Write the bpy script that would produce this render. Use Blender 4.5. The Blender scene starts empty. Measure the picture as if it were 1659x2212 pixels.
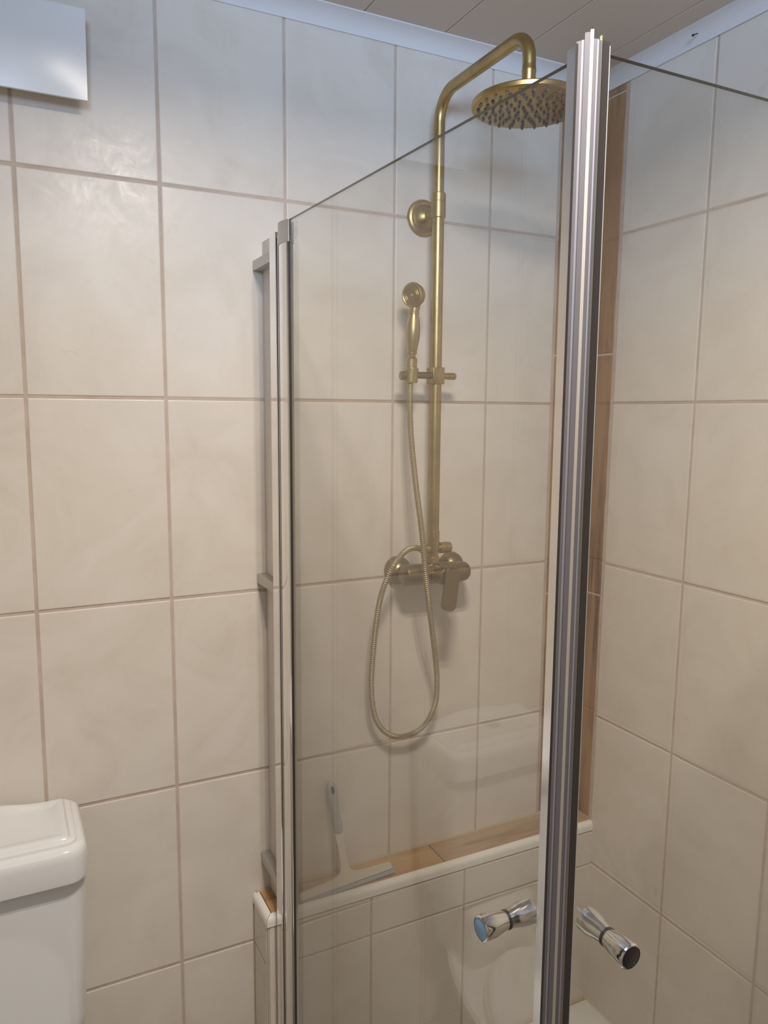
import bpy, bmesh, math, random
from mathutils import Vector, Matrix
random.seed(7)
C = bpy.context.scene.collection
PI = math.pi

# ------------------------------------------------------------------ camera
cam = bpy.data.cameras.new('camera')
co = bpy.data.objects.new('camera', cam); C.objects.link(co)
cam.sensor_fit = 'HORIZONTAL'; cam.sensor_width = 36.0
cam.lens = 1657.6 / 1659.0 * 36.0
cam.clip_start = 0.02
RX, RZ, RY = -0.128817778, -0.463232665, 0.00735659147
fwd = Vector((-math.sin(RZ)*math.cos(RX), math.cos(RZ)*math.cos(RX), math.sin(RX)))
rgt = Vector((math.cos(RZ), math.sin(RZ), 0)); upv = rgt.cross(fwd)
r2 = rgt*math.cos(RY) + upv*math.sin(RY); u2 = upv*math.cos(RY) - rgt*math.sin(RY)
M = Matrix((r2, u2, -fwd)).transposed().to_4x4()
M.translation = Vector((-1.36301918, -1.55923685, 1.59561935))
co.matrix_world = M
bpy.context.scene.camera = co

# ------------------------------------------------------------------ world, light, exposure
sc = bpy.context.scene
sc.view_settings.view_transform = 'Standard'; sc.view_settings.look = 'None'
sc.view_settings.exposure = 0.0; sc.view_settings.gamma = 1.0
sc.view_settings.use_curve_mapping = False
w = bpy.data.worlds.new('world'); sc.world = w; w.use_nodes = True
w.node_tree.nodes['Background'].inputs[0].default_value = (0.75, 0.85, 1.0, 1)
w.node_tree.nodes['Background'].inputs[1].default_value = 0.3

def area(name, loc, target, size, energy, col, sy=None):
    l = bpy.data.lights.new(name, 'AREA'); o = bpy.data.objects.new(name, l); C.objects.link(o)
    l.energy = energy; l.color = col
    if sy: l.shape = 'RECTANGLE'; l.size = size; l.size_y = sy
    else: l.shape = 'DISK'; l.size = size
    d = (Vector(target)-Vector(loc)).normalized()
    o.location = loc; o.rotation_euler = d.to_track_quat('-Z', 'Y').to_euler()
    return o
# ceiling lamp above and behind the camera: a cluster of six warm downward spots
LX, LY, LZ = -1.00, -1.12, 2.36
for i in range(3):
    for j in range(2):
        p = (LX + (i-1)*0.085, LY + (j-0.5)*0.10, LZ)
        area('ceiling_lamp_spot', p, (p[0], p[1], 0), 0.045, 3.75, (1.0, 0.91, 0.785)).data.spread = math.radians(166)
# daylight from the window in the wall behind the camera
area('window_daylight', (-1.55, -2.35, 2.15), (-0.22, 0, 3.05), 0.6, 9.6, (0.50, 0.70, 1.0), 0.4).data.spread = math.radians(76)

# ------------------------------------------------------------------ materials
def mat(name, col, rough=0.5, metal=0.0, spec=0.5, coat=0.0):
    m = bpy.data.materials.new(name); m.use_nodes = True
    b = m.node_tree.nodes['Principled BSDF']
    b.inputs['Base Color'].default_value = (*col, 1); b.inputs['Roughness'].default_value = rough
    b.inputs['Metallic'].default_value = metal; b.inputs['Specular IOR Level'].default_value = spec
    b.inputs['Coat Weight'].default_value = coat; b.inputs['Coat Roughness'].default_value = 0.05
    return m
def nodes(m):
    nt = m.node_tree; return nt, nt.nodes, nt.links, nt.nodes['Principled BSDF']
def noise(nt, coord, scale, detail=4, rough=0.55, dist=0.0, mapping=None):
    n = nt.nodes.new('ShaderNodeTexNoise'); n.inputs['Scale'].default_value = scale
    n.inputs['Detail'].default_value = detail; n.inputs['Roughness'].default_value = rough
    n.inputs['Distortion'].default_value = dist
    if mapping:
        mp = nt.nodes.new('ShaderNodeMapping'); mp.inputs['Scale'].default_value = mapping
        nt.links.new(coord, mp.inputs['Vector']); coord = mp.outputs['Vector']
    nt.links.new(coord, n.inputs['Vector']); return n.outputs['Fac']
def ramp(nt, fac, stops):
    r = nt.nodes.new('ShaderNodeValToRGB'); nt.links.new(fac, r.inputs['Fac'])
    e = r.color_ramp.elements
    while len(e) < len(stops): e.new(0.5)
    for k, (p, c) in enumerate(stops):
        e[k].position = p; e[k].color = (*c, 1) if len(c) == 3 else c
    return r.outputs['Color']
def bump(nt, fac, strength, dist):
    b = nt.nodes.new('ShaderNodeBump'); b.inputs['Strength'].default_value = strength
    b.inputs['Distance'].default_value = dist
    nt.links.new(fac, b.inputs['Height']); return b.outputs['Normal']
def geocoord(nt):
    g = nt.nodes.new('ShaderNodeNewGeometry'); return g.outputs['Position']

# cream wall tile with faint marbling
m_tile = mat('cream_wall_tile', (0.72, 0.66, 0.60), 0.32, spec=0.5)
nt, N, L, B = nodes(m_tile); pos = geocoord(nt)
f = noise(nt, pos, 5.5, 5, 0.6, 1.2)
L.new(ramp(nt, f, [(0.3, (0.665, 0.602, 0.535)), (0.5, (0.715, 0.655, 0.592)), (0.72, (0.745, 0.695, 0.64))]), B.inputs['Base Color'])
f2 = noise(nt, pos, 16, 9, 0.72, 1.6)
L.new(ramp(nt, f2, [(0.35, (0.27,)*3), (0.62, (0.42,)*3)]), B.inputs['Roughness'])
f3 = noise(nt, pos, 38, 8, 0.68, 0.8)
L.new(bump(nt, f3, 0.10, 0.003), B.inputs['Normal'])
# grout
m_grout = mat('beige_grout', (0.50, 0.405, 0.335), 0.85)
nt, N, L, B = nodes(m_grout); pos = geocoord(nt)
L.new(ramp(nt, noise(nt, pos, 14, 6, 0.65), [(0.3, (0.47, 0.375, 0.305)), (0.6, (0.575, 0.48, 0.41))]), B.inputs['Base Color'])
m_palegrout = mat('pale_grout', (0.62, 0.53, 0.46), 0.85)
m_sealant = mat('yellowed_sealant', (0.50, 0.40, 0.27), 0.5)
# wood-look tile; grain along an axis
def wood(name, scl, base, mid, dark):
    m = mat(name, base, 0.42, spec=0.4)
    nt, N, L, B = nodes(m); pos = geocoord(nt)
    g = noise(nt, pos, 1.0, 6, 0.6, 1.6, scl)
    k = noise(nt, pos, 1.0, 3, 0.5, 0.6, tuple(s*0.45 for s in scl))
    mx = nt.nodes.new('ShaderNodeMath'); mx.operation = 'MULTIPLY_ADD'
    L.new(k, mx.inputs[0]); mx.inputs[1].default_value = 0.7; 
    mh = nt.nodes.new('ShaderNodeMath'); mh.operation = 'MULTIPLY'; L.new(g, mh.inputs[0]); mh.inputs[1].default_value = 0.45
    L.new(mh.outputs[0], mx.inputs[2])
    L.new(ramp(nt, mx.outputs[0], [(0.42, dark), (0.51, mid), (0.59, base), (0.74, tuple(c*1.12 for c in base))]), B.inputs['Base Color'])
    return m
m_wood_v = wood('wood_look_tile_upright', (52, 52, 5.0), (0.36, 0.215, 0.115), (0.27, 0.15, 0.075), (0.12, 0.06, 0.028))
m_wood_h = wood('wood_look_tile_flat', (4.0, 34, 34), (0.43, 0.295, 0.18), (0.36, 0.225, 0.125), (0.22, 0.125, 0.065))
m_wood_hl = wood('wood_look_tile_flat_left', (4.0, 34, 34), (0.50, 0.315, 0.155), (0.42, 0.25, 0.115), (0.30, 0.16, 0.07))
m_white = mat('white_glazed_edge', (0.84, 0.81, 0.77), 0.15)
m_ceram = mat('white_ceramic', (0.73, 0.73, 0.74), 0.07, coat=0.3)
m_tray = mat('white_tray', (0.80, 0.79, 0.76), 0.2)
m_plast = mat('white_plastic', (0.78, 0.785, 0.79), 0.22)
m_corn = mat('white_cornice', (0.71, 0.71, 0.73), 0.45)
m_ceil = mat('ceiling_plank', (0.63, 0.555, 0.485), 0.6)
m_ceilgap = mat('plank_gap', (0.50, 0.44, 0.39), 0.8)
m_plaster = mat('room_plaster', (0.50, 0.48, 0.46), 0.8)
m_floor = mat('floor_tile', (0.30, 0.26, 0.23), 0.5)
m_board = mat('white_painted_board', (0.74, 0.69, 0.64), 0.5)
nt, N, L, B = nodes(m_board); pos = geocoord(nt)
L.new(ramp(nt, noise(nt, pos, 1, 5, 0.6, 0.5, (60, 60, 6)), [(0.3, (0.70, 0.63, 0.575)), (0.6, (0.76, 0.705, 0.655))]), B.inputs['Base Color'])
m_alu = mat('brushed_aluminium', (0.52, 0.50, 0.47), 0.42, 0.6)
m_chrome = mat('polished_chrome', (0.80, 0.79, 0.77), 0.09, 1.0)
m_prof = mat('polished_profile', (0.86, 0.85, 0.83), 0.10, 1.0)
m_gasket = mat('dark_gasket', (0.035, 0.03, 0.028), 0.4)
m_black = mat('cap_dark_reflection', (0.012, 0.010, 0.009), 0.25)  # dark reflection in the chrome cap, put into its base colour
m_blue = mat('cap_blue_reflection', (0.20, 0.36, 0.56), 0.25)  # base colour carries the blue that the mirror cap reflects
m_rubber = mat('grey_rubber', (0.15, 0.125, 0.11), 0.55)
m_squee = mat('grey_blue_rubber', (0.36, 0.38, 0.40), 0.4)
m_beigepl = mat('cream_plastic', (0.66, 0.59, 0.47), 0.35)
# antique brass, brushed
m_brass = mat('antique_brass', (0.50, 0.365, 0.165), 0.30, 1.0)
nt, N, L, B = nodes(m_brass); pos = geocoord(nt)
L.new(ramp(nt, noise(nt, pos, 18, 5, 0.6), [(0.3, (0.38, 0.285, 0.125)), (0.62, (0.50, 0.385, 0.185))]), B.inputs['Base Color'])
L.new(ramp(nt, noise(nt, pos, 60, 3, 0.5), [(0.3, (0.33,)*3), (0.7, (0.44,)*3)]), B.inputs['Roughness'])
m_brassd = mat('dark_antique_brass', (0.27, 0.21, 0.115), 0.38, 1.0)
m_brassh = mat('brass_hose', (0.44, 0.37, 0.24), 0.5, 1.0)

def clear_glass(name, tint, f0=0.04, body=None):
    m = bpy.data.materials.new(name); m.use_nodes = True
    nt = m.node_tree; nt.nodes.clear()
    out = nt.nodes.new('ShaderNodeOutputMaterial')
    lw = nt.nodes.new('ShaderNodeLayerWeight'); lw.inputs['Blend'].default_value = 0.5
    pw = nt.nodes.new('ShaderNodeMath'); pw.operation = 'POWER'; pw.inputs[1].default_value = 5
    nt.links.new(lw.outputs['Facing'], pw.inputs[0])
    ma = nt.nodes.new('ShaderNodeMath'); ma.operation = 'MULTIPLY_ADD'
    ma.inputs[1].default_value = 1-f0; ma.inputs[2].default_value = f0
    nt.links.new(pw.outputs[0], ma.inputs[0])
    tr = nt.nodes.new('ShaderNodeBsdfTransparent'); tr.inputs['Color'].default_value = (*tint, 1)
    gl = nt.nodes.new('ShaderNodeBsdfGlossy'); gl.inputs['Roughness'].default_value = 0.0
    base = tr.outputs[0]
    if body:
        df = nt.nodes.new('ShaderNodeBsdfDiffuse'); df.inputs['Color'].default_value = (*body[0], 1)
        mb = nt.nodes.new('ShaderNodeMixShader'); mb.inputs['Fac'].default_value = body[1]
        nt.links.new(tr.outputs[0], mb.inputs[1]); nt.links.new(df.outputs[0], mb.inputs[2]); base = mb.outputs[0]
        gl.inputs['Roughness'].default_value = 0.12
    mx = nt.nodes.new('ShaderNodeMixShader')
    nt.links.new(ma.outputs[0], mx.inputs['Fac'])
    nt.links.new(base, mx.inputs[1]); nt.links.new(gl.outputs[0], mx.inputs[2])
    nt.links.new(mx.outputs[0], out.inputs['Surface'])
    return m
m_glass = clear_glass('clear_glass', (0.985, 0.982, 0.962), 0.10)
m_gedge = mat('green_glass_edge', (0.05, 0.065, 0.055), 0.35)
m_pvc = clear_glass('clear_seal_plastic', (0.80, 0.79, 0.82), 0.10, ((0.62, 0.61, 0.63), 0.62))
m_pvcg = clear_glass('smoky_seal_plastic', (0.55, 0.53, 0.55), 0.05, ((0.17, 0.16, 0.175), 0.85))
m_magnet = mat('pale_magnet_strip', (0.40, 0.355, 0.31), 0.4)
m_rib = mat('pale_seal_rib', (0.62, 0.60, 0.60), 0.3)
m_chan = mat('polished_seal_channel', (0.86, 0.85, 0.83), 0.14, 1.0)
m_lilac = mat('lilac_grey_plastic', (0.27, 0.26, 0.285), 0.4)
m_olive = mat('yellowed_plastic', (0.30, 0.27, 0.16), 0.45)
m_chand = mat('seal_channel_dark_reflection', (0.055, 0.048, 0.046), 0.2, 0.3)  # the dark tone is a reflection on the strip, painted as base colour

# ------------------------------------------------------------------ mesh helpers
def link(name, bm, m, parent=None, smooth=False, mats=None):
    me = bpy.data.meshes.new(name)
    bmesh.ops.recalc_face_normals(bm, faces=bm.faces)
    bm.to_mesh(me); bm.free()
    if smooth:
        for p in me.polygons: p.use_smooth = True
        try: me.set_sharp_from_angle(angle=math.radians(28))
        except Exception: pass
    for mm in (mats or [m]): me.materials.append(mm)
    o = bpy.data.objects.new(name, me); C.objects.link(o)
    if parent: o.parent = parent
    return o
def thing(name, label, cat, loc=(0, 0, 0), group=None):
    o = bpy.data.objects.new(name, None); C.objects.link(o); o.location = loc
    o.empty_display_size = 0.05
    o['label'] = label; o['category'] = cat; o['kind'] = 'thing'
    if group: o['group'] = group
    bpy.context.view_layer.update()
    return o
def keep(o):                       # built in world coordinates: undo the parent's offset
    o.matrix_parent_inverse = Matrix.Translation(-o.parent.location) if o.parent else Matrix()
    return o
def add_box(bm, lo, hi, bev=0.0, seg=2):
    g = bmesh.ops.create_cube(bm, size=1.0)
    vs = g['verts']
    for v in vs:
        v.co = Vector([lo[k] + (v.co[k]+0.5)*(hi[k]-lo[k]) for k in range(3)])
    if bev > 0:
        es = list({e for v in vs for e in v.link_edges})
        bmesh.ops.bevel(bm, geom=es, offset=bev, segments=seg, profile=0.5, affect='EDGES')
def box(name, lo, hi, m, parent=None, bev=0.0, seg=2):
    bm = bmesh.new(); add_box(bm, lo, hi, bev, seg)
    o = link(name, bm, m, parent, smooth=bev > 0)
    return keep(o) if parent and parent.type == 'EMPTY' else o
def add_prism(bm, pts, z0, z1):
    a = [bm.verts.new((p[0], p[1], z0)) for p in pts]; b = [bm.verts.new((p[0], p[1], z1)) for p in pts]
    n = len(pts); bm.faces.new(a[::-1]); bm.faces.new(b)
    for i in range(n): bm.faces.new((a[i], a[(i+1) % n], b[(i+1) % n], b[i]))
def prism(name, pts, z0, z1, m, parent=None, smooth=False):
    bm = bmesh.new(); add_prism(bm, pts, z0, z1)
    o = link(name, bm, m, parent, smooth)
    return keep(o) if parent and parent.type == 'EMPTY' else o
def frame(d):
    d = d.normalized(); a = Vector((0, 0, 1)) if abs(d.z) < 0.9 else Vector((1, 0, 0))
    x = a.cross(d).normalized(); return x, d.cross(x)
def add_lathe(bm, origin, axis, prof, seg=32, scallop=None):
    """prof: (distance along axis, radius)"""
    o = Vector(origin); d = Vector(axis).normalized(); x, y = frame(d); rings = []
    for t, r in prof:
        if r <= 1e-6: rings.append([bm.verts.new(o+d*t)]); continue
        ring = []
        for k in range(seg):
            a = 2*PI*k/seg; rr = r
            if scallop: rr = r*(1-scallop(t)*(0.5+0.5*math.cos(7*a)))
            ring.append(bm.verts.new(o+d*t+(x*math.cos(a)+y*math.sin(a))*rr))
        rings.append(ring)
    for A, Bq in zip(rings, rings[1:]):
        if len(A) == 1 and len(Bq) == 1: continue
        for k in range(seg):
            k2 = (k+1) % seg
            if len(A) == 1: bm.faces.new((A[0], Bq[k2], Bq[k]))
            elif len(Bq) == 1: bm.faces.new((A[k], A[k2], Bq[0]))
            else: bm.faces.new((A[k], A[k2], Bq[k2], Bq[k]))
    if len(rings[0]) > 1: bm.faces.new(rings[0][::-1])
    if len(rings[-1]) > 1: bm.faces.new(rings[-1])
def lathe(name, origin, axis, prof, m, parent=None, seg=32, scallop=None):
    bm = bmesh.new(); add_lathe(bm, origin, axis, prof, seg, scallop)
    o = link(name, bm, m, parent, True)
    return keep(o) if parent else o
def add_tube(bm, pts, rad, seg=16):
    pts = [Vector(p) for p in pts]; n = len(pts)
    rf = rad if callable(rad) else (lambda i: rad)
    T = [(pts[min(i+1, n-1)]-pts[max(i-1, 0)]).normalized() for i in range(n)]
    x, y = frame(T[0]); rings = []
    for i in range(n):
        x = (x - T[i]*x.dot(T[i])).normalized(); y = T[i].cross(x)
        r = rf(i)
        rings.append([bm.verts.new(pts[i]+(x*math.cos(2*PI*k/seg)+y*math.sin(2*PI*k/seg))*r) for k in range(seg)])
    for A, Bq in zip(rings, rings[1:]):
        for k in range(seg): bm.faces.new((A[k], A[(k+1) % seg], Bq[(k+1) % seg], Bq[k]))
    bm.faces.new(rings[0][::-1]); bm.faces.new(rings[-1])
def tube(name, pts, rad, m, parent=None, seg=20):
    bm = bmesh.new(); add_tube(bm, pts, rad, seg)
    o = link(name, bm, m, parent, True)
    return keep(o) if parent else o
def catmull(P, n=12):
    P = [Vector(p) for p in P]; Q = [P[0]*2-P[1]] + P + [P[-1]*2-P[-2]]; out = []
    for i in range(1, len(Q)-2):
        a, b, c, d = Q[i-1], Q[i], Q[i+1], Q[i+2]
        for k in range(n):
            t = k/n
            out.append(0.5*((2*b)+(c-a)*t+(2*a-5*b+4*c-d)*t*t+(3*b-a-3*c+d)*t**3))
    out.append(P[-1]); return out
def resample(P, step):
    out = [P[0].copy()]; acc = 0.0
    for a, b in zip(P, P[1:]):
        L_ = (b-a).length; t = step-acc
        while t <= L_:
            out.append(a.lerp(b, t/L_)); t += step
        acc = L_-(t-step)
    return out

# ------------------------------------------------------------------ tiles and walls
TH = 0.0075                        # tile thickness in front of the wall slab; grout stands 1.6 mm behind the face
def tile_mesh(w_, h_, bev=0.0016):
    """tile in the local XZ plane, face at y=0 looking to -y, slab behind"""
    bm = bmesh.new()
    def rg(ix, y): return [bm.verts.new((sx*(w_/2-ix), y, sz*(h_/2-ix))) for sx, sz in ((-1, -1), (1, -1), (1, 1), (-1, 1))]
    a, b, c, d = rg(0, TH), rg(0, bev), rg(bev*0.35, bev*0.35), rg(bev*1.3, 0)
    for r0, r1 in ((a, b), (b, c), (c, d)):
        for k in range(4): bm.faces.new((r0[k], r0[(k+1) % 4], r1[(k+1) % 4], r1[k]))
    bm.faces.new(d)
    bmesh.ops.recalc_face_normals(bm, faces=bm.faces)
    return bm
cache = {}
def put_tile(parent, cx, cz, w_, h_, m, base=Matrix(), name='tile', proud=None):
    key = (round(w_, 4), round(h_, 4), m.name)
    if key not in cache:
        me = bpy.data.meshes.new(name); bm = tile_mesh(w_, h_); bm.to_mesh(me); bm.free()
        me.materials.append(m); cache[key] = me
    o = bpy.data.objects.new(name, cache[key]); C.objects.link(o); o.parent = parent
    pr = random.uniform(-0.0004, 0.0003) if proud is None else proud
    o.matrix_local = base @ (Matrix.Translation((cx, pr, cz)) @ Matrix.Rotation(random.uniform(-.0012, .0012), 4, 'Z') @ Matrix.Rotation(random.uniform(-.0009, .0009), 4, 'X'))
    return o
J = 0.0058                         # joint width
PW, PH = 0.2513, 0.404             # tile pitch
ZB = 1.62
FLOOR, CEIL = -0.13, 2.405
def slab(name, lo, hi, m):
    o = box(name, lo, hi, m); o['kind'] = 'structure'; return o

wall_back = slab('wall_back', (-2.10, 0.0016, FLOOR), (0.10, 0.10, CEIL+0.05), m_grout)
xs = [-0.1155]+[-0.31225-k*PW for k in range(8)]      # column joints
xs = xs + [-2.10]
zs = [ZB+k*PH for k in range(-4, 2)]                   # row joints
zs = [FLOOR]+zs+[2.378+J/2]
def grid(parent, xs, zs, skip=None, base=Matrix(), m=m_tile):
    for a, b in zip(xs, xs[1:]):
        for c, d in zip(zs, zs[1:]):
            if skip and skip((a+b)/2, (c+d)/2, a, b, c, d): continue
            put_tile(parent, (a+b)/2, (c+d)/2, abs(a-b)-J, abs(d-c)-J, m, base)
# the lowest rows behind the ledge are left out; nothing shows there
grid(wall_back, xs, zs, lambda cx, cz, a, b, c, d: cx > -0.80 and d < 0.45)
# wood-look border column in the corner on the back wall
ws = [0.5265, 1.131, 1.741, 2.356, 2.382]
for a, b in zip(ws, ws[1:]):
    put_tile(wall_back, -0.0565, (a+b)/2, 0.1065, b-a-0.005, m_wood_v, name='wood_tile')

wall_right = slab('wall_right', (0.0016, -2.60, FLOOR-ZB), (0.10, 0.10, CEIL+0.05-ZB), m_grout)
YAW, LEAN = 0.0116370440, 0.0107454621
wall_right.matrix_world = Matrix.Translation((0, 0, ZB+0.0026)) @ Matrix.Rotation(YAW, 4, 'Z') @ Matrix.Rotation(LEAN, 4, 'Y')
toR = Matrix.Rotation(-PI/2, 4, 'Z')        # tile face looks to -x, tile local x runs to -y
# local x of the tile grid = distance from the corner along -y
ys = [0.0915, 0.0961+0.2451]+[0.0961+0.2451+PW*k for k in range(1, 10)]
zr = [FLOOR-ZB]+[k*PH for k in range(-4, 2)]+[2.378-ZB+J/2]
grid(wall_right, [y for y in ys], zr, lambda cx, cz, a, b, c, d: False, toR)
for a, b in zip(ws, ws[1:]):
    put_tile(wall_right, 0.0435, (a+b)/2-ZB, 0.079, b-a-0.005, m_wood_v, toR, 'wood_tile')
# tile column behind and under the ledge end
wall_left = slab('wall_left', (-2.20, -2.60, FLOOR), (-2.10, 0.10, CEIL+0.05), m_plaster)
wall_front = slab('wall_front', (-2.20, -2.70, FLOOR), (0.14, -2.60, CEIL+0.05), m_plaster)
floor = slab('floor', (-2.20, -2.70, FLOOR-0.10), (0.14, 0.10, FLOOR), m_floor)
# ceiling of long planks
ceiling = slab('ceiling', (-2.20, -2.70, CEIL+0.004), (0.14, 0.10, CEIL+0.10), m_ceilgap)
x = 0.0955+0.0
edges = [-0.080+0.19*1, -0.080]+[-0.080-0.1915*k for k in range(1, 12)]
for a, b in zip(edges, edges[1:]):
    bm = bmesh.new()
    lo, hi = max(b, -2.19)+0.0009, min(a, 0.03)-0.0009
    if hi-lo < 0.02: bm.free(); continue
    add_box(bm, (lo, -2.60, CEIL), (hi, 0.0, CEIL+0.008), 0.0012, 1)
    link('plank', bm, m_ceil, ceiling)
# cornice (cove moulding) on the two walls
def cove(d, h):
    pts = [(0, 0), (0.0035, 0), (0.005, 0.004)]
    for k in range(7):
        t = k/6; pts.append((0.005+(d-0.008)*(1-math.cos(t*PI/2))*0.55+(d-0.008)*0.45*t, 0.004+(h-0.008)*(0.45*t+0.55*math.sin(t*PI/2))))
    pts += [(d, h-0.003), (d, h), (0, h)]
    return pts
def cornice(name, run, fn):
    bm = bmesh.new(); rings = []
    for s in run: rings.append([bm.verts.new(fn(s, p[0], p[1])) for p in cove(0.036, 0.033)])
    n = len(rings[0])
    for k in range(n): bm.faces.new((rings[0][k], rings[0][(k+1) % n], rings[1][(k+1) % n], rings[1][k]))
    bm.faces.new(rings[0][::-1]); bm.faces.new(rings[1])
    o = link(name, bm, m_corn, None, True); o['kind'] = 'structure'; return o
cornice('trim_1', (-2.10, 0.0), lambda s, d, h: (s - (d if s == 0.0 else 0)*0, -d, 2.3725+h))
cornice('trim_2', (0.0, -2.60), lambda s, d, h: (0.007-d+0.0116*-s*1.0, s, 2.3745+h))
nail = lathe('nail', (-0.012, -0.308, 2.388), (-0.9, -0.1, -0.45), [(0, 0.0012), (0.016, 0.0012), (0.016, 0.0028), (0.0185, 0.0022), (0.0185, 0)], m_gasket, None, 10)
nail['label'] = 'small dark nail stuck in the white cornice at top right'; nail['category'] = 'nail'; nail['kind'] = 'thing'

# ------------------------------------------------------------------ ledge along the back wall
LZt, LY0 = 0.524, -0.100
ledge = slab('wall_ledge', (-0.904, -0.0985, FLOOR), (-0.001, 0.0, LZt-0.006), m_grout)
fx = [0.0, -0.157, -0.408, -0.659, -0.887]
fz = [FLOOR, 0.008, 0.4065, 0.500]
for a, b in zip(fx, fx[1:]):
    for c, d in zip(fz, fz[1:]):
        put_tile(ledge, (a+b)/2, (c+d)/2, abs(a-b)-0.0048, d-c-0.0048, m_tile, Matrix.Translation((0, -0.1001, 0)))
toL = Matrix.Translation((-0.9056, 0, 0)) @ Matrix.Rotation(PI/2, 4, 'Z') @ Matrix.Rotation(PI, 4, 'Z')   # face looks to -x
for c, d in zip(fz, fz[1:]):
    put_tile(ledge, 0.0455, (c+d)/2, 0.082, d-c-0.0048, m_tile, toL)
# rounded corner bar between the end face and the front, white edge bars on top
bm = bmesh.new()
pts = [(-0.9056, -0.088)]+[(-0.9056+0.012-0.012*math.cos(t*PI/12), -0.088-0.012*math.sin(t*PI/12)) for t in range(0, 7)]+[(-0.889, -0.100), (-0.889, -0.088)]
add_prism(bm, pts, FLOOR, 0.500)
link('corner_bar', bm, m_tile, ledge, True)
def quarter(r, n=6): return [(r*math.sin(k*PI/2/n), r*math.cos(k*PI/2/n)) for k in range(n+1)]
def edge_bar(name, p0, p1, out, mit0=0.0, mit1=0.0):
    p0, p1, out = Vector(p0), Vector(p1), Vector(out); dr = (p1-p0).normalized()
    prof = [(0, 0.0), (0, 0.023)] + [(0.001+0.0125*a, 0.0105+0.0125*b) for a, b in quarter(1.0)] + [(0.0135, 0.0)]
    bm = bmesh.new(); R = []
    for p, mt in ((p0, mit0), (p1, mit1)):
        R.append([bm.verts.new(p+out*u+Vector((0, 0, v))+dr*(u*mt)) for u, v in prof])
    n = len(prof)
    for k in range(n): bm.faces.new((R[0][k], R[0][(k+1) % n], R[1][(k+1) % n], R[1][k]))
    bm.faces.new(R[0][::-1]); bm.faces.new(R[1])
    link(name, bm, m_white, ledge, True)
zt = 0.5035
edge_bar('edge_bar', (-0.8925, -0.0885, zt), (-0.001, -0.0885, zt), (0, -1, 0), -1.0, 0)
edge_bar('edge_bar', (-0.8935, -0.001, zt), (-0.8935, -0.0875, zt), (-1, 0, 0), 0, 1.0)
def ledge_top(x0, x1, m):
    bm = bmesh.new(); add_box(bm, (x0+0.0012, -0.0868, LZt-0.008), (x1-0.0012, -0.004, LZt+0.0015), 0.0008, 1)
    link('wood_tile', bm, m, ledge)
ledge_top(-0.456, -0.001, m_wood_h); ledge_top(-0.892, -0.456, m_wood_hl)
# yellowed sealant where ledge meets wall
def bead(pts, r):
    bm = bmesh.new(); add_tube(bm, pts, r, 8); link('sealant_bead', bm, m_sealant, ledge, True)
bead([(-0.90, -0.003, LZt+0.001), (-0.45, -0.0025, LZt+0.0015), (-0.002, -0.003, LZt+0.001)], 0.0042)
bead([(-0.004, -0.102, 0.022), (-0.003, -0.1015, 0.2), (-0.002, -0.101, 0.30)], 0.0042)
bead([(-0.905, -0.0005, 0.02), (-0.905, -0.0005, 0.498)], 0.0022)

# ------------------------------------------------------------------ shower tray
tray = thing('shower_tray', 'white shower tray on the floor in the tiled corner', 'shower tray', (-0.45, -0.55, 0))
bm = bmesh.new()
def rr(x0, x1, y0, y1, r, n=6):
    P = []
    for cx, cy, a0 in ((x1-r, y1-r, 0), (x0+r, y1-r, 90), (x0+r, y0+r, 180), (x1-r, y0+r, 270)):
        for k in range(n+1):
            a = math.radians(a0+90*k/n); P.append((cx+r*math.cos(a), cy+r*math.sin(a)))
    return P
def add_loft(bm, rings, cap0=True, cap1=True):
    R = [[bm.verts.new(p) for p in ring] for ring in rings]
    for A, Bq in zip(R, R[1:]):
        n = len(A)
        for k in range(n): bm.faces.new((A[k], A[(k+1) % n], Bq[(k+1) % n], Bq[k]))
    if cap0: bm.faces.new(R[0][::-1])
    if cap1: bm.faces.new(R[-1])
def rring(x0, x1, y0, y1, r, z, n=6, ins=0.0): return [(p[0], p[1], z) for p in rr(x0+ins, x1-ins, y0+ins, y1-ins, max(r-ins, 0.004), n)]
TX0, TX1, TY0, TY1 = -0.93, -0.006, -1.02, -0.1045
add_loft(bm, [rring(TX0, TX1, TY0, TY1, 0.012, z, 5, i) for z, i in ((FLOOR, 0), (0.010, 0), (0.016, 0.003), (0.018, 0.008), (0.018, 0.065), (0.012, 0.078), (-0.03, 0.095), (-0.04, 0.115), (-0.046, 0.3))])
keep(link('basin', bm, m_tray, tray, True))
lathe('drain', (-0.45, -0.56, -0.047), (0, 0, 1), [(0, 0.045), (0.004, 0.045), (0.006, 0.038), (0.006, 0)], m_chrome, tray, 24)
for a, b in (((TX0, TY1+0.003, 0.016), (TX1, TY1+0.003, 0.016)), ((TX1+0.003, TY1, 0.016), (TX1+0.012, TY0, 0.016))):
    bm = bmesh.new(); add_tube(bm, [a, b], 0.0052, 8); keep(link('sealant_bead', bm, m_sealant, tray, True))

# ------------------------------------------------------------------ shower enclosure
TY = math.tan(math.radians(1.2))
def pp(u, wd): return (-0.887+TY*u+wd, -u)      # u: distance from the back wall along the left pane, wd: to the inside
def pprism(name, uw, z0, z1, m, parent, smooth=False): return prism(name, [pp(u, w_) for u, w_ in uw], z0, z1, m, parent, smooth)

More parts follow.
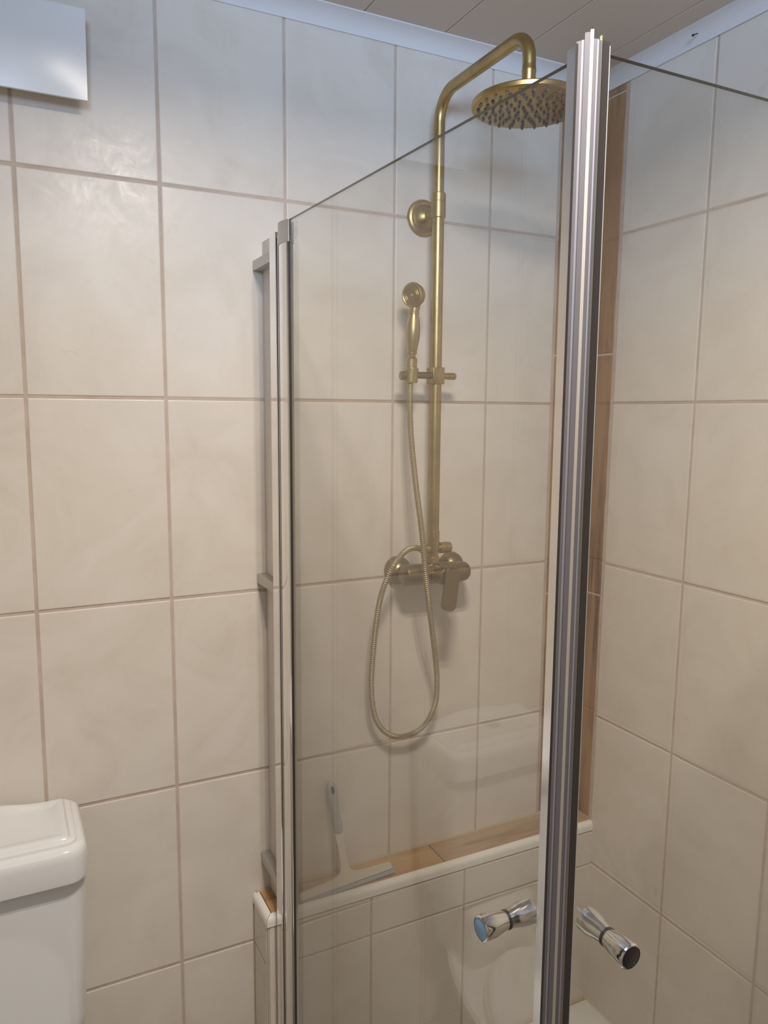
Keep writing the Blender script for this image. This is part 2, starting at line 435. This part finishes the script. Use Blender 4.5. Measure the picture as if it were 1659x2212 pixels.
fr = thing('screen_support', 'polished wall profile of the left shower door with painted filler board and brackets', 'shower frame', (-0.875, -0.06, 0.02))
pprism('wall_profile', [(0.113, -0.001), (0.1145, -0.0035), (0.1475, -0.0035), (0.149, -0.002), (0.149, 0.006), (0.1475, 0.0075), (0.149, 0.009), (0.149, 0.020), (0.113, 0.022)], 0.024, 1.926, m_prof, fr)
pprism('gasket', [(0.1495, 0.002), (0.1625, 0.002), (0.1625, 0.018), (0.1495, 0.018)], 0.03, 1.905, m_gasket, fr)
for u0 in (0.1525, 0.1590):
    pprism('profile_rib', [(u0, -0.0015), (u0+0.003, -0.0015), (u0+0.003, 0.010), (u0, 0.010)], 0.03, 1.918, m_prof, fr)
bm = bmesh.new(); add_box(bm, (-0.866, -0.1125, LZt+0.003), (-0.842, -0.0008, 1.938), 0.002, 2)
keep(link('filler_board', bm, m_board, fr, True))
for z in (1.879, 1.2335, 0.5985):
    bm = bmesh.new(); add_box(bm, (-0.8865, -0.1128, z), (-0.8655, -0.0015, z+0.0195), 0.0006, 1)
    b = keep(link('bracket', bm, m_alu, fr))

def door_glass(parent, corners, th_dir):
    """corners: four outer-face points in order; th_dir: thickness vector"""
    bm = bmesh.new()
    a = [bm.verts.new(c) for c in corners]; b = [bm.verts.new(Vector(c)+Vector(th_dir)) for c in corners]
    fs = [bm.faces.new(a), bm.faces.new(b[::-1])]
    for k in range(4):
        e = bm.faces.new((a[k], b[k], b[(k+1) % 4], a[(k+1) % 4])); e.material_index = 1
    return keep(link('glass_pane', bm, m_glass, parent, mats=[m_glass, m_gedge]))
d1 = thing('shower_screen', 'left glass shower door hinged on the back wall with polished hinge profile', 'shower door', (-0.884, -0.17, 0.03))
u0, u1 = 0.204, 0.956
zb1 = 0.035
p = [pp(u0, 0), pp(u1, 0)]
g1 = door_glass(d1, [(*p[0], zb1), (*p[1], zb1), (*p[1], 1.9225), (*p[0], 1.9360)], (0.0055, 0, 0))
# hinge profile: rounded bar clamped on the glass edge
hp = [(0.1675, 0.004)]
for k in range(9):
    t = k/8; hp.append((0.1685+0.0465*t, -0.0045-0.0045*math.sin(PI*t)**0.8))
hp += [(0.2165, -0.003), (0.2165, -0.0004), (0.203, -0.0002), (0.203, 0.0055), (0.198, 0.012), (0.1685, 0.013)]
pprism('hinge_profile', hp, 0.03, 1.897, m_prof, d1, True)
pprism('glass_edge_seal', [(0.2163, -0.0042), (0.2172, -0.0042), (0.2188, -0.0022), (0.2188, -0.0002), (0.2166, -0.0002)], 0.035, 1.9345, m_gasket, d1)
cp = [(0.1665, 0.002)]
for k in range(9):
    t = k/8; cp.append((0.1675+0.0485*t, -0.0055-0.005*math.sin(PI*t)**0.8))
cp += [(0.218, -0.004), (0.218, -0.0004), (0.203, -0.0002), (0.203, 0.0058), (0.198, 0.0135), (0.1675, 0.0135)]
pprism('hinge_cap', cp, 1.8965, 1.9345, m_alu, d1, True)
pprism('hinge_pin', [(0.1632, 0.0005), (0.1672, 0.0005), (0.1672, 0.006), (0.1632, 0.006)], 1.890, 1.912, m_gasket, d1)
# little etched approval mark
mk = bmesh.new()
cx, cy = pp(0.243, -0.0004)
def ring_strip(bm, c, rw, rh, wd, n=28):
    A, Bq = [], []
    for k in range(n):
        a = 2*PI*k/n
        for lst, s in ((A, 1.0), (Bq, 1.0-wd/rw)):
            lst.append(bm.verts.new((c[0]+TY*rw*s*-math.cos(a)*-1*0, c[1]+rw*s*math.cos(a), c[2]+rh*s*math.sin(a))))
    for k in range(n): bm.faces.new((A[k], A[(k+1) % n], Bq[(k+1) % n], Bq[k]))
ring_strip(mk, (cx, cy, 1.906), 0.0075, 0.0088, 0.0008)
for hz in (-0.0035, 0.0, 0.0035):
    for vv in (-1,):
        q = [(cx, cy-0.0016, 1.906+hz-0.0004), (cx, cy+0.0016, 1.906+hz-0.0004), (cx, cy+0.0016, 1.906+hz+0.0004), (cx, cy-0.0016, 1.906+hz+0.0004)]
        mk.faces.new([mk.verts.new(v) for v in q])
m_etch = clear_glass('etched_glass', (0.9, 0.9, 0.9), 0.04, ((0.35, 0.35, 0.35), 0.45))
keep(link('etched_mark', mk, m_etch, d1))

def strip(name, pts, z0, z1, m, parent): return prism(name, pts, z0, z1, m, parent)
strip('seal_channel', [(-0.8732, -0.9525), (-0.8742, -0.9665), (-0.8655, -0.9665), (-0.8645, -0.9525)], 0.03, 1.930, m_chan, d1)
strip('seal_fin', [(-0.8744, -0.9668), (-0.8705, -0.9728), (-0.8662, -0.9705), (-0.8690, -0.9667)], 0.03, 1.932, m_pvcg, d1)
strip('seal_rib', [(-0.8747, -0.9660), (-0.8740, -0.9685), (-0.8732, -0.9680), (-0.8738, -0.9658)], 0.03, 1.930, m_gasket, d1)
strip('seal_rib', [(-0.8722, -0.9712), (-0.8712, -0.9726), (-0.8706, -0.9720), (-0.8716, -0.9706)], 0.03, 1.932, m_lilac, d1)
strip('magnet_strip', [(-0.8704, -0.9731), (-0.8672, -0.9766), (-0.8650, -0.9745), (-0.8680, -0.9712)], 0.03, 1.938, m_pvcg, d1)

d2 = thing('shower_screen', 'right glass shower door closing against the vertical magnetic seal, facing the viewer', 'shower door', (-0.43, -0.967, 0.03))
g2 = door_glass(d2, [(-0.846, -0.9700, zb1), (-0.030, -0.9700, zb1), (-0.030, -0.9700, 1.927), (-0.846, -0.9700, 1.927)], (0, 0.0055, 0))
strip('hinge_profile', [(-0.030, -0.977), (0.0, -0.977), (0.0, -0.955), (-0.030, -0.955)], 0.03, 1.93, m_prof, d2)
strip('magnet_strip', [(-0.8671, -0.9767), (-0.8647, -0.9786), (-0.8628, -0.9764), (-0.8649, -0.9746)], 0.03, 1.940, m_magnet, d2)
strip('seal_fin', [(-0.8646, -0.9787), (-0.8606, -0.9800), (-0.8552, -0.9786), (-0.8552, -0.9757), (-0.8628, -0.9757)], 0.03, 1.932, m_pvcg, d2)
strip('seal_rib', [(-0.8618, -0.9803), (-0.8610, -0.9810), (-0.8598, -0.9805), (-0.8606, -0.9798)], 0.03, 1.931, m_lilac, d2)
strip('seal_rib', [(-0.8551, -0.9783), (-0.8543, -0.9781), (-0.8534, -0.9765), (-0.8551, -0.9757)], 0.03, 1.937, m_olive, d2)
strip('seal_channel', [(-0.8532, -0.9764), (-0.8436, -0.9762), (-0.8436, -0.9640), (-0.8532, -0.9640)], 0.03, 1.934, m_chand, d2)
strip('seal_lip', [(-0.8435, -0.9764), (-0.8424, -0.9759), (-0.8424, -0.9735), (-0.8435, -0.9735)], 0.03, 1.931, m_rib, d2)

def knob(parent, c, axis, capm, name='knob'):
    ax = Vector(axis).normalized(); c = Vector(c)
    half = [(0.0010, 0.0104), (0.004, 0.0108), (0.010, 0.0120), (0.016, 0.0136), (0.021, 0.0146), (0.031, 0.0150), (0.0345, 0.0147), (0.036, 0.0136), (0.0362, 0.0126)]
    sc_ = lambda t: 0.055*max(0, min(1, (t-0.013)/0.004))*max(0, min(1, (0.033-t)/0.004))
    for s, cm in ((1, capm), (-1, m_chrome)):
        k = lathe('knob', c, ax*s, half+[(0.0350, 0.0124), (0.0350, 0)], m_chrome, parent, 48, sc_)
        if s == 1: k['label'] = 'outer chrome half of the double knob'
        else: k['label'] = 'inner chrome half of the double knob'
        cp = bmesh.new(); add_lathe(cp, c, ax*s, [(0.0349, 0.0122), (0.0357, 0.0121), (0.0359, 0.0116), (0.0359, 0)], 36)
        o = link('knob_cap', cp, cm, k, True); o.matrix_parent_inverse = Matrix.Translation(-parent.location)
        o.matrix_parent_inverse = Matrix()
        if s == 1: o['label'] = 'flat cap with a painted blue reflection' if cm is m_blue else 'flat cap with a painted dark reflection'
    lathe('knob_washer', c-ax*0.0019, ax, [(0, 0.0110), (0.0038, 0.0110)], m_gasket, parent, 32)
knob(d1, (-0.8674, -0.8905, 1.0150), (-1, -0.02, 0), m_blue)
knob(d2, (-0.7865, -0.9690, 1.0190), (0, -1, 0), m_black)

# ------------------------------------------------------------------ brass shower column
PXc, PYc = -0.493, -0.068
AZ = 2.262
sh = thing('shower_column', 'antique brass shower column with overhead arm mounted on the tiled wall', 'shower', (PXc, 0, 1.23))
# riser + arm in one bent tube
R = 0.055
path = [(PXc, PYc, z) for z in (1.325, 1.6, 1.9, 2.03, 2.1, AZ-R-0.03, AZ-R)]
path += [(PXc, PYc-R+R*math.cos(t), AZ-R+R*math.sin(t)) for t in [PI/2*k/10 for k in range(1, 11)]]
R2 = 0.045; YE = -0.378
path += [(PXc, y, AZ) for y in (-0.16, -0.20, -0.26, -0.30, YE+R2)]
path += [(PXc, YE+R2-R2*math.sin(t), AZ-R2+R2*math.cos(t)) for t in [PI/2*k/10 for k in range(1, 11)]]
path += [(PXc, YE, 2.205)]
tube('riser_and_arm', path, 0.0118, m_brass, sh, 28)
lathe('lower_pipe', (PXc, PYc, 1.325), (0, 0, 1), [(0, 0.0132), (0.700, 0.0132)], m_brass, sh, 28)
col = lathe('pipe_collar', (PXc, PYc, 2.012), (0, 0, 1), [(0, 0.0148), (0.001, 0.0163), (0.0325, 0.0163), (0.0330, 0.0157), (0.0340, 0.0157), (0.0345, 0.0163), (0.050, 0.0163), (0.0515, 0.0150), (0.0515, 0.012)], m_brass, sh)
lathe('bracket_arm', (PXc, 0, 2.026), (0, -1, 0), [(0.010, 0.013), (0.020, 0.0085), (0.035, 0.0075), (0.062, 0.0080)], m_brass, sh, 24)
fl = lathe('wall_flange', (PXc, 0, 2.026), (0, -1, 0), [(0, 0.0400), (0.004, 0.0400), (0.008, 0.0375), (0.010, 0.0330), (0.0085, 0.0290), (0.0085, 0.0275), (0.010, 0.0255), (0.014, 0.0225), (0.019, 0.0170), (0.022, 0.0120), (0.024, 0.0085), (0.024, 0)], m_brass, sh, 40)
bm = bmesh.new()
for k in range(34):
    a = 2*PI*k/34
    bmesh.ops.create_icosphere(bm, subdivisions=1, radius=0.0021, matrix=Matrix.Translation((PXc+0.0300*math.cos(a), -0.0092, 2.026+0.0300*math.sin(a))))
o = link('bead_ring', bm, m_brass, fl, True); o.matrix_parent_inverse = Matrix(); o['kind'] = 'stuff'
# head
lathe('swivel_joint', (PXc, YE, 2.170), (0, 0, 1), [(0, 0.0105), (0.004, 0.0118), (0.006, 0.0122), (0.022, 0.0122), (0.0235, 0.0128), (0.028, 0.0128), (0.030, 0.0122), (0.036, 0.0118)], m_brass, sh, 28)
HZ = 2.133
hd = lathe('shower_head', (PXc, YE, HZ), (0, 0, 1), [(0.0, 0.0), (0.0, 0.0955), (0.0012, 0.0985), (0.003, 0.1000), (0.0095, 0.1000), (0.0115, 0.0985), (0.013, 0.094), (0.0165, 0.068), (0.019, 0.045), (0.0225, 0.028), (0.029, 0.018), (0.038, 0.0135), (0.040, 0.0120), (0.040, 0)], m_brass, sh, 72)
bm = bmesh.new(); add_lathe(bm, (0, 0, 0), (0, 0, -1), [(-0.0005, 0.0031), (0.0012, 0.0029), (0.0042, 0.0018), (0.0049, 0.0010), (0.0049, 0)], 10)
nz = bpy.data.meshes.new('nozzle'); bmesh.ops.recalc_face_normals(bm, faces=bm.faces); bm.to_mesh(nz); bm.free(); nz.materials.append(m_rubber)
for pl in nz.polygons: pl.use_smooth = True
for r, n, off in ((0.0880, 24, 0.0), (0.0750, 24, 0.0), (0.0620, 24, 0.04), (0.0490, 16, 0.1), (0.0360, 12, 0.0), (0.0230, 8, 0.2), (0.0100, 4, 0.0)):
    for k in range(n):
        a = 2*PI*k/n+off
        o = bpy.data.objects.new('nozzle', nz); C.objects.link(o); o.parent = hd
        o.location = (PXc+r*math.cos(a), YE+r*math.sin(a), HZ)
# slide bracket on the pipe
SZ = 1.677
sl = bmesh.new(); add_box(sl, (PXc-0.0150, PYc-0.0155, SZ-0.0185), (PXc+0.0150, PYc+0.0155, SZ+0.0185), 0.0025, 2)
keep(link('slider', sl, m_brass, sh, True))
lathe('slider_screw', (PXc+0.018, PYc, SZ), (1, 0, 0), [(0, 0.0072), (0.0125, 0.0072), (0.0128, 0.0066), (0.0140, 0.0066), (0.0143, 0.0078), (0.030, 0.0078), (0.0320, 0.0066), (0.0320, 0)], m_brass, sh, 20)
lathe('holder_arm', (PXc-0.016, PYc-0.006, SZ), (-1, 0, 0), [(0, 0.0075), (0.040, 0.0075)], m_brassd, sh, 20)
HX, HY = -0.5605, -0.078
hb = bmesh.new(); add_lathe(hb, (HX, HY, SZ-0.017), (0.03, -0.05, 1), [(0, 0.0125), (0.001, 0.0140), (0.030, 0.0150), (0.032, 0.0140), (0.032, 0.010)], 28)
keep(link('handset_holder', hb, m_brass, sh, True))
lathe('holder_knob', (HX-0.008, HY+0.002, SZ-0.002), (-1, 0.1, 0), [(0, 0.0095), (0.015, 0.0095), (0.016, 0.0085), (0.016, 0)], m_brassd, sh, 20)
# diverter and mixer
lathe('pipe_sleeve', (PXc+0.001, PYc, 1.300), (0, 0, 1), [(0, 0.0138), (0.030, 0.0138), (0.0315, 0.0128)], m_brass, sh, 28)
lathe('diverter_body', (PXc+0.001, PYc, 1.252), (0, 0, 1), [(0, 0.0115), (0.004, 0.0115), (0.0045, 0.0142), (0.0185, 0.0142), (0.019, 0.0112), (0.030, 0.0112), (0.036, 0.0132), (0.050, 0.0132)], m_brass, sh, 28)
lathe('diverter_knob', (PXc+0.008, PYc, 1.2900), (1, 0, 0), [(0, 0.0085), (0.008, 0.0085), (0.0085, 0.0125), (0.021, 0.0130), (0.0215, 0.0122), (0.0225, 0.0122), (0.023, 0.0130), (0.036, 0.0122), (0.0375, 0.0105), (0.0375, 0)], m_brass, sh, 24)
lathe('diverter_outlet', (PXc-0.008, PYc, 1.2890), (-1, 0, 0), [(0, 0.0085), (0.006, 0.0085), (0.0065, 0.0102), (0.013, 0.0105), (0.018, 0.0095), (0.021, 0.0082), (0.024, 0.0082)], m_brass, sh, 24)
mx = thing('shower_mixer', 'dark antique brass mixer tap with a flat lever under the shower pipe', 'tap', (PXc, 0, 1.235))
MZ, MY = 1.2345, -0.072
prof = [(0, 0), (0, 0.012), (0.002, 0.018), (0.006, 0.0222), (0.012, 0.0238), (0.060, 0.0240), (0.130, 0.0240), (0.158, 0.0235), (0.166, 0.0215), (0.171, 0.0175), (0.173, 0.011), (0.173, 0)]
lathe('mixer_body', (-0.5745, MY, MZ), (1, 0, -0.02), prof, m_brassd, mx, 40)
for fx_, nm in ((-0.5500, 'wall_flange'), (-0.4060, 'wall_flange')):
    lathe(nm, (fx_, 0, 1.232), (0, -1, 0), [(0, 0.0335), (0.004, 0.0335), (0.012, 0.0318), (0.022, 0.0265), (0.028, 0.019), (0.030, 0.016), (0.050, 0.015), (0.060, 0.015)], m_brassd, mx, 36)
lathe('lever_hub', (PXc+0.006, MY-0.014, MZ), (0, -1, 0), [(0, 0.0215), (0.022, 0.0215), (0.0225, 0.0200), (0.024, 0.0200), (0.0245, 0.0212), (0.040, 0.0212), (0.043, 0.019)], m_brassd, mx, 36)
# lever: flat rounded paddle hanging from the hub, swung a little to the left
bm = bmesh.new()
outline = rr(-0.0185, 0.0185, -0.078, 0.020, 0.013, 5)
add_loft(bm, [[(p[0]*s, y, p[1]*s2+(1-s2)*-0.029) for p in outline] for y, s, s2 in ((0.0, 0.93, 0.97), (-0.002, 1.0, 1.0), (-0.0075, 1.0, 1.0), (-0.0095, 0.93, 0.97))])
Ml = Matrix.Translation((PXc+0.013, MY-0.056, MZ+0.002)) @ Matrix.Rotation(math.radians(11), 4, 'Y') @ Matrix.Rotation(math.radians(-6), 4, 'X')
for v in bm.verts: v.co = Ml @ v.co
keep(link('lever', bm, m_brassd, mx, True))
# handset
HD = Vector((-0.5690, -0.0930, 1.8420)); nrm = Vector((-0.86, -0.44, -0.13)).normalized()
hs = thing('hand_shower', 'small antique brass hand shower resting in the holder on the pipe', 'hand shower', (HX, HY, SZ))
top = Vector((-0.5590, -0.0850, 1.8060)); bot = Vector((HX, HY, SZ+0.010))
ax = (top-bot).normalized(); Lh = (top-bot).length
lathe('handle', bot, ax, [(0, 0.009), (0.004, 0.0118), (0.0045, 0.0130), (0.007, 0.0130), (0.0075, 0.0122), (0.024, 0.0122), (0.0255, 0.0100), (0.029, 0.0078), (0.034, 0.0082), (0.0355, 0.0112), (0.0375, 0.0112), (0.039, 0.0102), (0.060, 0.0140), (0.075, 0.0156), (0.088, 0.0155), (0.104, 0.0132), (0.1175, 0.0105), (0.118, 0.0122), (0.1205, 0.0122), (0.121, 0.0095), (Lh+0.004, 0.0098)], m_brass, hs, 28)
neck = catmull([top-ax*0.004, top+ax*0.008+Vector((0.001, 0.0, 0)), HD-nrm*0.016+Vector((0, 0, -0.012)), HD-nrm*0.014], 6)
tube('neck', neck, lambda i: 0.0098+0.0032*i/(len(neck)-1), m_brass, hs, 20)
hh = lathe('spray_head', HD, -nrm, [(0.0, 0.0), (0.0, 0.0196), (0.0, 0.0205), (-0.0012, 0.0220), (0.0004, 0.0255), (0.003, 0.0268), (0.006, 0.0266), (0.0075, 0.0250), (0.0095, 0.0238), (0.018, 0.0225), (0.026, 0.0175), (0.030, 0.0105), (0.0315, 0)], m_brass, hs, 44)
fx1, fy1 = frame(nrm)
def on_face(name, items, m):
    bm = bmesh.new()
    for r, n, rad in items:
        for k in range(n):
            a = 2*PI*k/n+r*40
            add_lathe(bm, HD+(fx1*math.cos(a)+fy1*math.sin(a))*r, nrm, [(-0.0004, rad), (0.0007, rad*0.8), (0.0008, 0)], 7)
    o = link(name, bm, m, hh, True); o.matrix_parent_inverse = Matrix(); return o
o = on_face('spray_holes', [(0.0184, 24, 0.0009), (0.0150, 20, 0.0009), (0.0112, 15, 0.0009), (0.0073, 10, 0.0009)], m_brassd); o['kind'] = 'stuff'
bm = bmesh.new()
for r in (0.0168, 0.0131):
    pts = [HD+nrm*0.0002+(fx1*math.cos(2*PI*k/40)+fy1*math.sin(2*PI*k/40))*r for k in range(41)]
    add_tube(bm, pts, 0.0009, 6)
o = link('face_ridge', bm, m_brass, hh, True); o.matrix_parent_inverse = Matrix()
bm = bmesh.new(); add_lathe(bm, HD, nrm, [(0, 0.0028), (0.0014, 0.0026), (0.0022, 0.0018), (0.0022, 0)], 16)
o = link('centre_screw', bm, m_chrome, hh, True); o.matrix_parent_inverse = Matrix()


# ------------------------------------------------------------------ hose: loops down from the holder and back to the diverter
HOSE = [(HX-0.001, HY, SZ-0.015), (-0.5652, -0.0820, 1.6370), (-0.5662, -0.0900, 1.5575), (-0.5638, -0.1000, 1.4879), (-0.5620, -0.1150, 1.4188), (-0.5592, -0.1280, 1.3596), (-0.5558, -0.1360, 1.2999), (-0.5515, -0.1380, 1.2489), (-0.5366, -0.1280, 1.1833), (-0.5125, -0.1050, 1.1061), (-0.4881, -0.0800, 1.0304), (-0.4744, -0.0650, 0.9679), (-0.4708, -0.0520, 0.9118), (-0.4882, -0.0440, 0.8659), (-0.5196, -0.0400, 0.8437), (-0.5593, -0.0380, 0.8401), (-0.5911, -0.0380, 0.8552), (-0.6163, -0.0400, 0.8853), (-0.6303, -0.0440, 0.9247), (-0.6382, -0.0500, 0.9829), (-0.6390, -0.0580, 1.0505), (-0.6372, -0.0700, 1.1281), (-0.6347, -0.0850, 1.1891), (-0.6304, -0.1050, 1.2341), (-0.6178, -0.1150, 1.2686), (-0.5925, -0.1050, 1.2893), (-0.5628, -0.0880, 1.2976), (-0.5346, -0.0730, 1.2940), (PXc-0.030, PYc, 1.2890)]
hp_ = resample(catmull(HOSE, 10), 0.00115)
o = tube('shower_hose', hp_, lambda i: 0.0066 if (i % 4) in (0, 1) else 0.0057, m_brassh, None, 12)
o['label'] = 'ribbed brass shower hose hanging in a long loop below the mixer'; o['category'] = 'hose'; o['kind'] = 'thing'

# ------------------------------------------------------------------ squeegee on the ledge, leaning on the tiles
sq = thing('squeegee', 'squeegee with grey-blue grip and pale blade leaning against tiles on the ledge', 'squeegee', (-0.717, -0.081, LZt))
SB = Vector((-0.7105, -0.0800, 0.5440)); ST = Vector((-0.7250, -0.0135, 0.7560))
d = (ST-SB).normalized(); nl = Vector((0, -1, 0)); nl = (nl-d*nl.dot(d)).normalized(); sd = d.cross(nl).normalized()
if sd.x < 0: sd = -sd
def sq_loft(name, rows, m, seg=16):
    """rows: distance along the stem, half width, half thickness"""
    bm = bmesh.new(); rings = []
    for t, a, b in rows:
        c = SB+d*t
        rings.append([c+sd*(a*math.cos(2*PI*k/seg))+nl*(b*math.sin(2*PI*k/seg)) for k in range(seg)])
    add_loft(bm, rings); return keep(link(name, bm, m, sq, True))
Ls = (ST-SB).length
# stem and blade arms: one flat piece with fillets
bm = bmesh.new()
def sq_pt(x_, y_, t_): return bm.verts.new(SB+sd*(x_-0.001)+d*y_+nl*t_)
def plate(rows):
    """rows of (a, b) outline pairs -> closed plate"""
    F = [(sq_pt(*a, 0.0038), sq_pt(*b, 0.0038)) for a, b in rows]; K = [(sq_pt(*a, -0.0038), sq_pt(*b, -0.0038)) for a, b in rows]
    for k in range(len(rows)-1):
        bm.faces.new((F[k][0], F[k][1], F[k+1][1], F[k+1][0])); bm.faces.new((K[k][0], K[k+1][0], K[k+1][1], K[k][1]))
        for e in (0, 1): bm.faces.new((F[k][e], F[k+1][e], K[k+1][e], K[k][e]))
    for k in (0, len(rows)-1): bm.faces.new((F[k][0], F[k][1], K[k][1], K[k][0]))
arm_ = [(0.1125, 0.004), (0.111, 0.0075), (0.106, 0.0090), (0.050, 0.0115), (0.026, 0.0145), (0.0150, 0.0200), (0.0105, 0.0280), (0.0085, 0.040)]
rowsx = [((x_, -0.006), (x_, y_)) for x_, y_ in arm_]
rowsx += [((-x_, -0.006), (-x_, y_)) for x_, y_ in arm_[::-1]]
plate(rowsx)
plate([((-0.0085, 0.040), (0.0085, 0.040)), ((-0.0080, 0.065), (0.0080, 0.065)), ((-0.0095, 0.109), (0.0095, 0.109))])
keep(link('blade_holder', bm, m_beigepl, sq, True))
bm = bmesh.new()
q = [SB+sd*x_+d*y_+nl*t_ for t_ in (0.0014, -0.0014) for x_, y_ in ((-0.120, -0.017), (0.120, -0.017), (0.1195, -0.004), (-0.1195, -0.004))]
v = [bm.verts.new(p_) for p_ in q]
for f_ in ((0, 1, 2, 3), (7, 6, 5, 4), (0, 4, 5, 1), (1, 5, 6, 2), (2, 6, 7, 3), (3, 7, 4, 0)): bm.faces.new([v[i] for i in f_])
keep(link('rubber_blade', bm, m_squee, sq))
sq_loft('grip', [(0.1065, 0.0085, 0.006), (0.1085, 0.0108, 0.0078), (0.125, 0.0118, 0.0085), (0.15, 0.0104, 0.0090), (0.175, 0.0118, 0.0100), (0.195, 0.0130, 0.0100), (0.208, 0.0122, 0.0095), (0.216, 0.0092, 0.0075), (Ls, 0.0045, 0.0045)], m_squee)
cH = SB+d*0.203
bm = bmesh.new()
add_loft(bm, [[cH+sd*(0.0042*math.cos(2*PI*k/14))+d*(0.0085*math.sin(2*PI*k/14))+nl*t_ for k in range(14)] for t_ in (-0.0103, 0.0102)])
keep(link('hanging_hole', bm, m_gasket, sq, True))

# ------------------------------------------------------------------ white cover box on the wall (upper left)
vc = thing('vent_cover', 'white square plastic cover box mounted high on the tiled wall', 'vent cover', (-1.285, -0.02, 2.21))
bm = bmesh.new(); add_box(bm, (-1.355, -0.040, 2.150), (-1.2095, -0.0002, 2.266), 0.004, 2)
keep(link('housing', bm, m_plast, vc, True))
bm = bmesh.new(); NX, NZ = 12, 12
X0, X1, Z0, Z1 = -1.371, -1.1950, 2.1345, 2.2795
def bul(i, j):
    u, v_ = i/NX*2-1, j/NZ*2-1
    return (X0+(X1-X0)*i/NX, -0.0480-0.0038*(1-u*u)*(1-v_*v_)**0.8-0.0105*j/NZ, Z0+(Z1-Z0)*j/NZ)
G = [[bm.verts.new(bul(i, j)) for j in range(NZ+1)] for i in range(NX+1)]
for i in range(NX):
    for j in range(NZ): bm.faces.new((G[i][j], G[i+1][j], G[i+1][j+1], G[i][j+1]))
edge = [G[i][0] for i in range(NX+1)]+[G[NX][j] for j in range(1, NZ+1)]+[G[i][NZ] for i in range(NX-1, -1, -1)]+[G[0][j] for j in range(NZ-1, 0, -1)]
b1 = [bm.verts.new(v_.co+Vector((0, 0.0055, 0))) for v_ in edge]
n = len(edge)
for k in range(n): bm.faces.new((edge[k], edge[(k+1) % n], b1[(k+1) % n], b1[k]))
bm.faces.new(b1)
keep(link('front_panel', bm, m_plast, vc, True))

# ------------------------------------------------------------------ toilet with cistern (only its cistern corner is in the frame, the rest mirrors in the glass)
to = thing('toilet', 'white ceramic toilet cistern with stepped glossy lid against the tiled wall', 'toilet', (-1.43, -0.3, FLOOR))
BX0, BX1 = -1.590, -1.2630
bm = bmesh.new()
add_loft(bm, [rring(BX0+s, BX1-s, -0.192+f, -0.012, 0.032, z, 7) for z, s, f in ((0.428, 0.050, 0.05), (0.432, 0.034, 0.034), (0.445, 0.020, 0.02), (0.465, 0.0125, 0.012), (0.50, 0.0095, 0.009), (0.62, 0.004, 0.004), (0.778, 0.0, 0.0))])
keep(link('cistern', bm, m_ceram, to, True))
bm = bmesh.new()
LX0, LX1, LY1_, LY2_ = -1.5960, -1.2605, -0.214, -0.006
pr = [(0.779, 0.006), (0.781, 0.001), (0.787, 0.0), (0.823, 0.0), (0.833, 0.0015), (0.839, 0.005), (0.8415, 0.009), (0.8420, 0.0145), (0.8432, 0.0165), (0.8475, 0.0180), (0.8490, 0.0215), (0.8493, 0.0265), (0.8510, 0.0285), (0.8545, 0.031), (0.8550, 0.036), (0.8520, 0.046), (0.8505, 0.056)]
def lid_ring(z, ins):
    out = []
    for x_, y_, z_ in rring(LX0, LX1, LY1_, LY2_, 0.036, z, 8, ins): out.append((x_, y_, z_))
    # finer run along the long sides so that the back can swell
    res = []
    for a, b in zip(out, out[1:]+out[:1]):
        res.append(a)
        if abs(a[0]-b[0]) > 0.1:
            for k in range(1, 16):
                t = k/16; res.append((a[0]+(b[0]-a[0])*t, a[1]+(b[1]-a[1])*t, z))
    fin = []
    for x_, y_, z_ in res:
        cxn = abs(x_-(LX0+LX1)/2)/((LX1-LX0)/2)
        dip = max(0, min(1, (0.62-cxn)/0.5)); dip = dip*dip*(3-2*dip)
        back = max(0, min(1, (y_+0.075)/0.06))
        fin.append((x_, y_, z_+0.013*dip*back*max(0, min(1, (z_-0.79)/0.03))))
    return fin
add_loft(bm, [lid_ring(z, i) for z, i in pr])
keep(link('lid', bm, m_ceram, to, True))
lathe('flush_button', (-1.428, -0.118, 0.850), (0, 0, 1), [(0, 0.021), (0.003, 0.021), (0.0045, 0.019), (0.0045, 0.0175), (0.0035, 0.017), (0.0045, 0)], m_alu, to, 28)
def egg(cx, y0, y1, wd, z, n=28):
    P = []
    for k in range(n):
        a = 2*PI*k/n; yy = (y0+y1)/2+(y1-y0)/2*math.cos(a)
        P.append((cx+wd*math.sin(a)*(1-0.14*math.cos(a)*-1*-1), yy, z))
    return P
bm = bmesh.new()
add_loft(bm, [egg(-1.43, -0.60, -0.05, 0.10, FLOOR), egg(-1.43, -0.58, -0.05, 0.095, 0.0), egg(-1.43, -0.66, -0.03, 0.15, 0.2), egg(-1.43, -0.69, -0.02, 0.178, 0.27), egg(-1.43, -0.69, -0.02, 0.178, 0.285)])
keep(link('bowl', bm, m_ceram, to, True))
bm = bmesh.new()
add_loft(bm, [egg(-1.43, -0.695, -0.20, 0.180, 0.286), egg(-1.43, -0.70, -0.20, 0.185, 0.292), egg(-1.43, -0.70, -0.20, 0.185, 0.312), egg(-1.43, -0.685, -0.21, 0.170, 0.322)])
keep(link('seat_lid', bm, m_plast, to, True))
bm = bmesh.new(); add_box(bm, (-1.53, -0.19, 0.27), (-1.33, -0.02, 0.43), 0.02, 3)
keep(link('cistern_foot', bm, m_ceram, to, True))
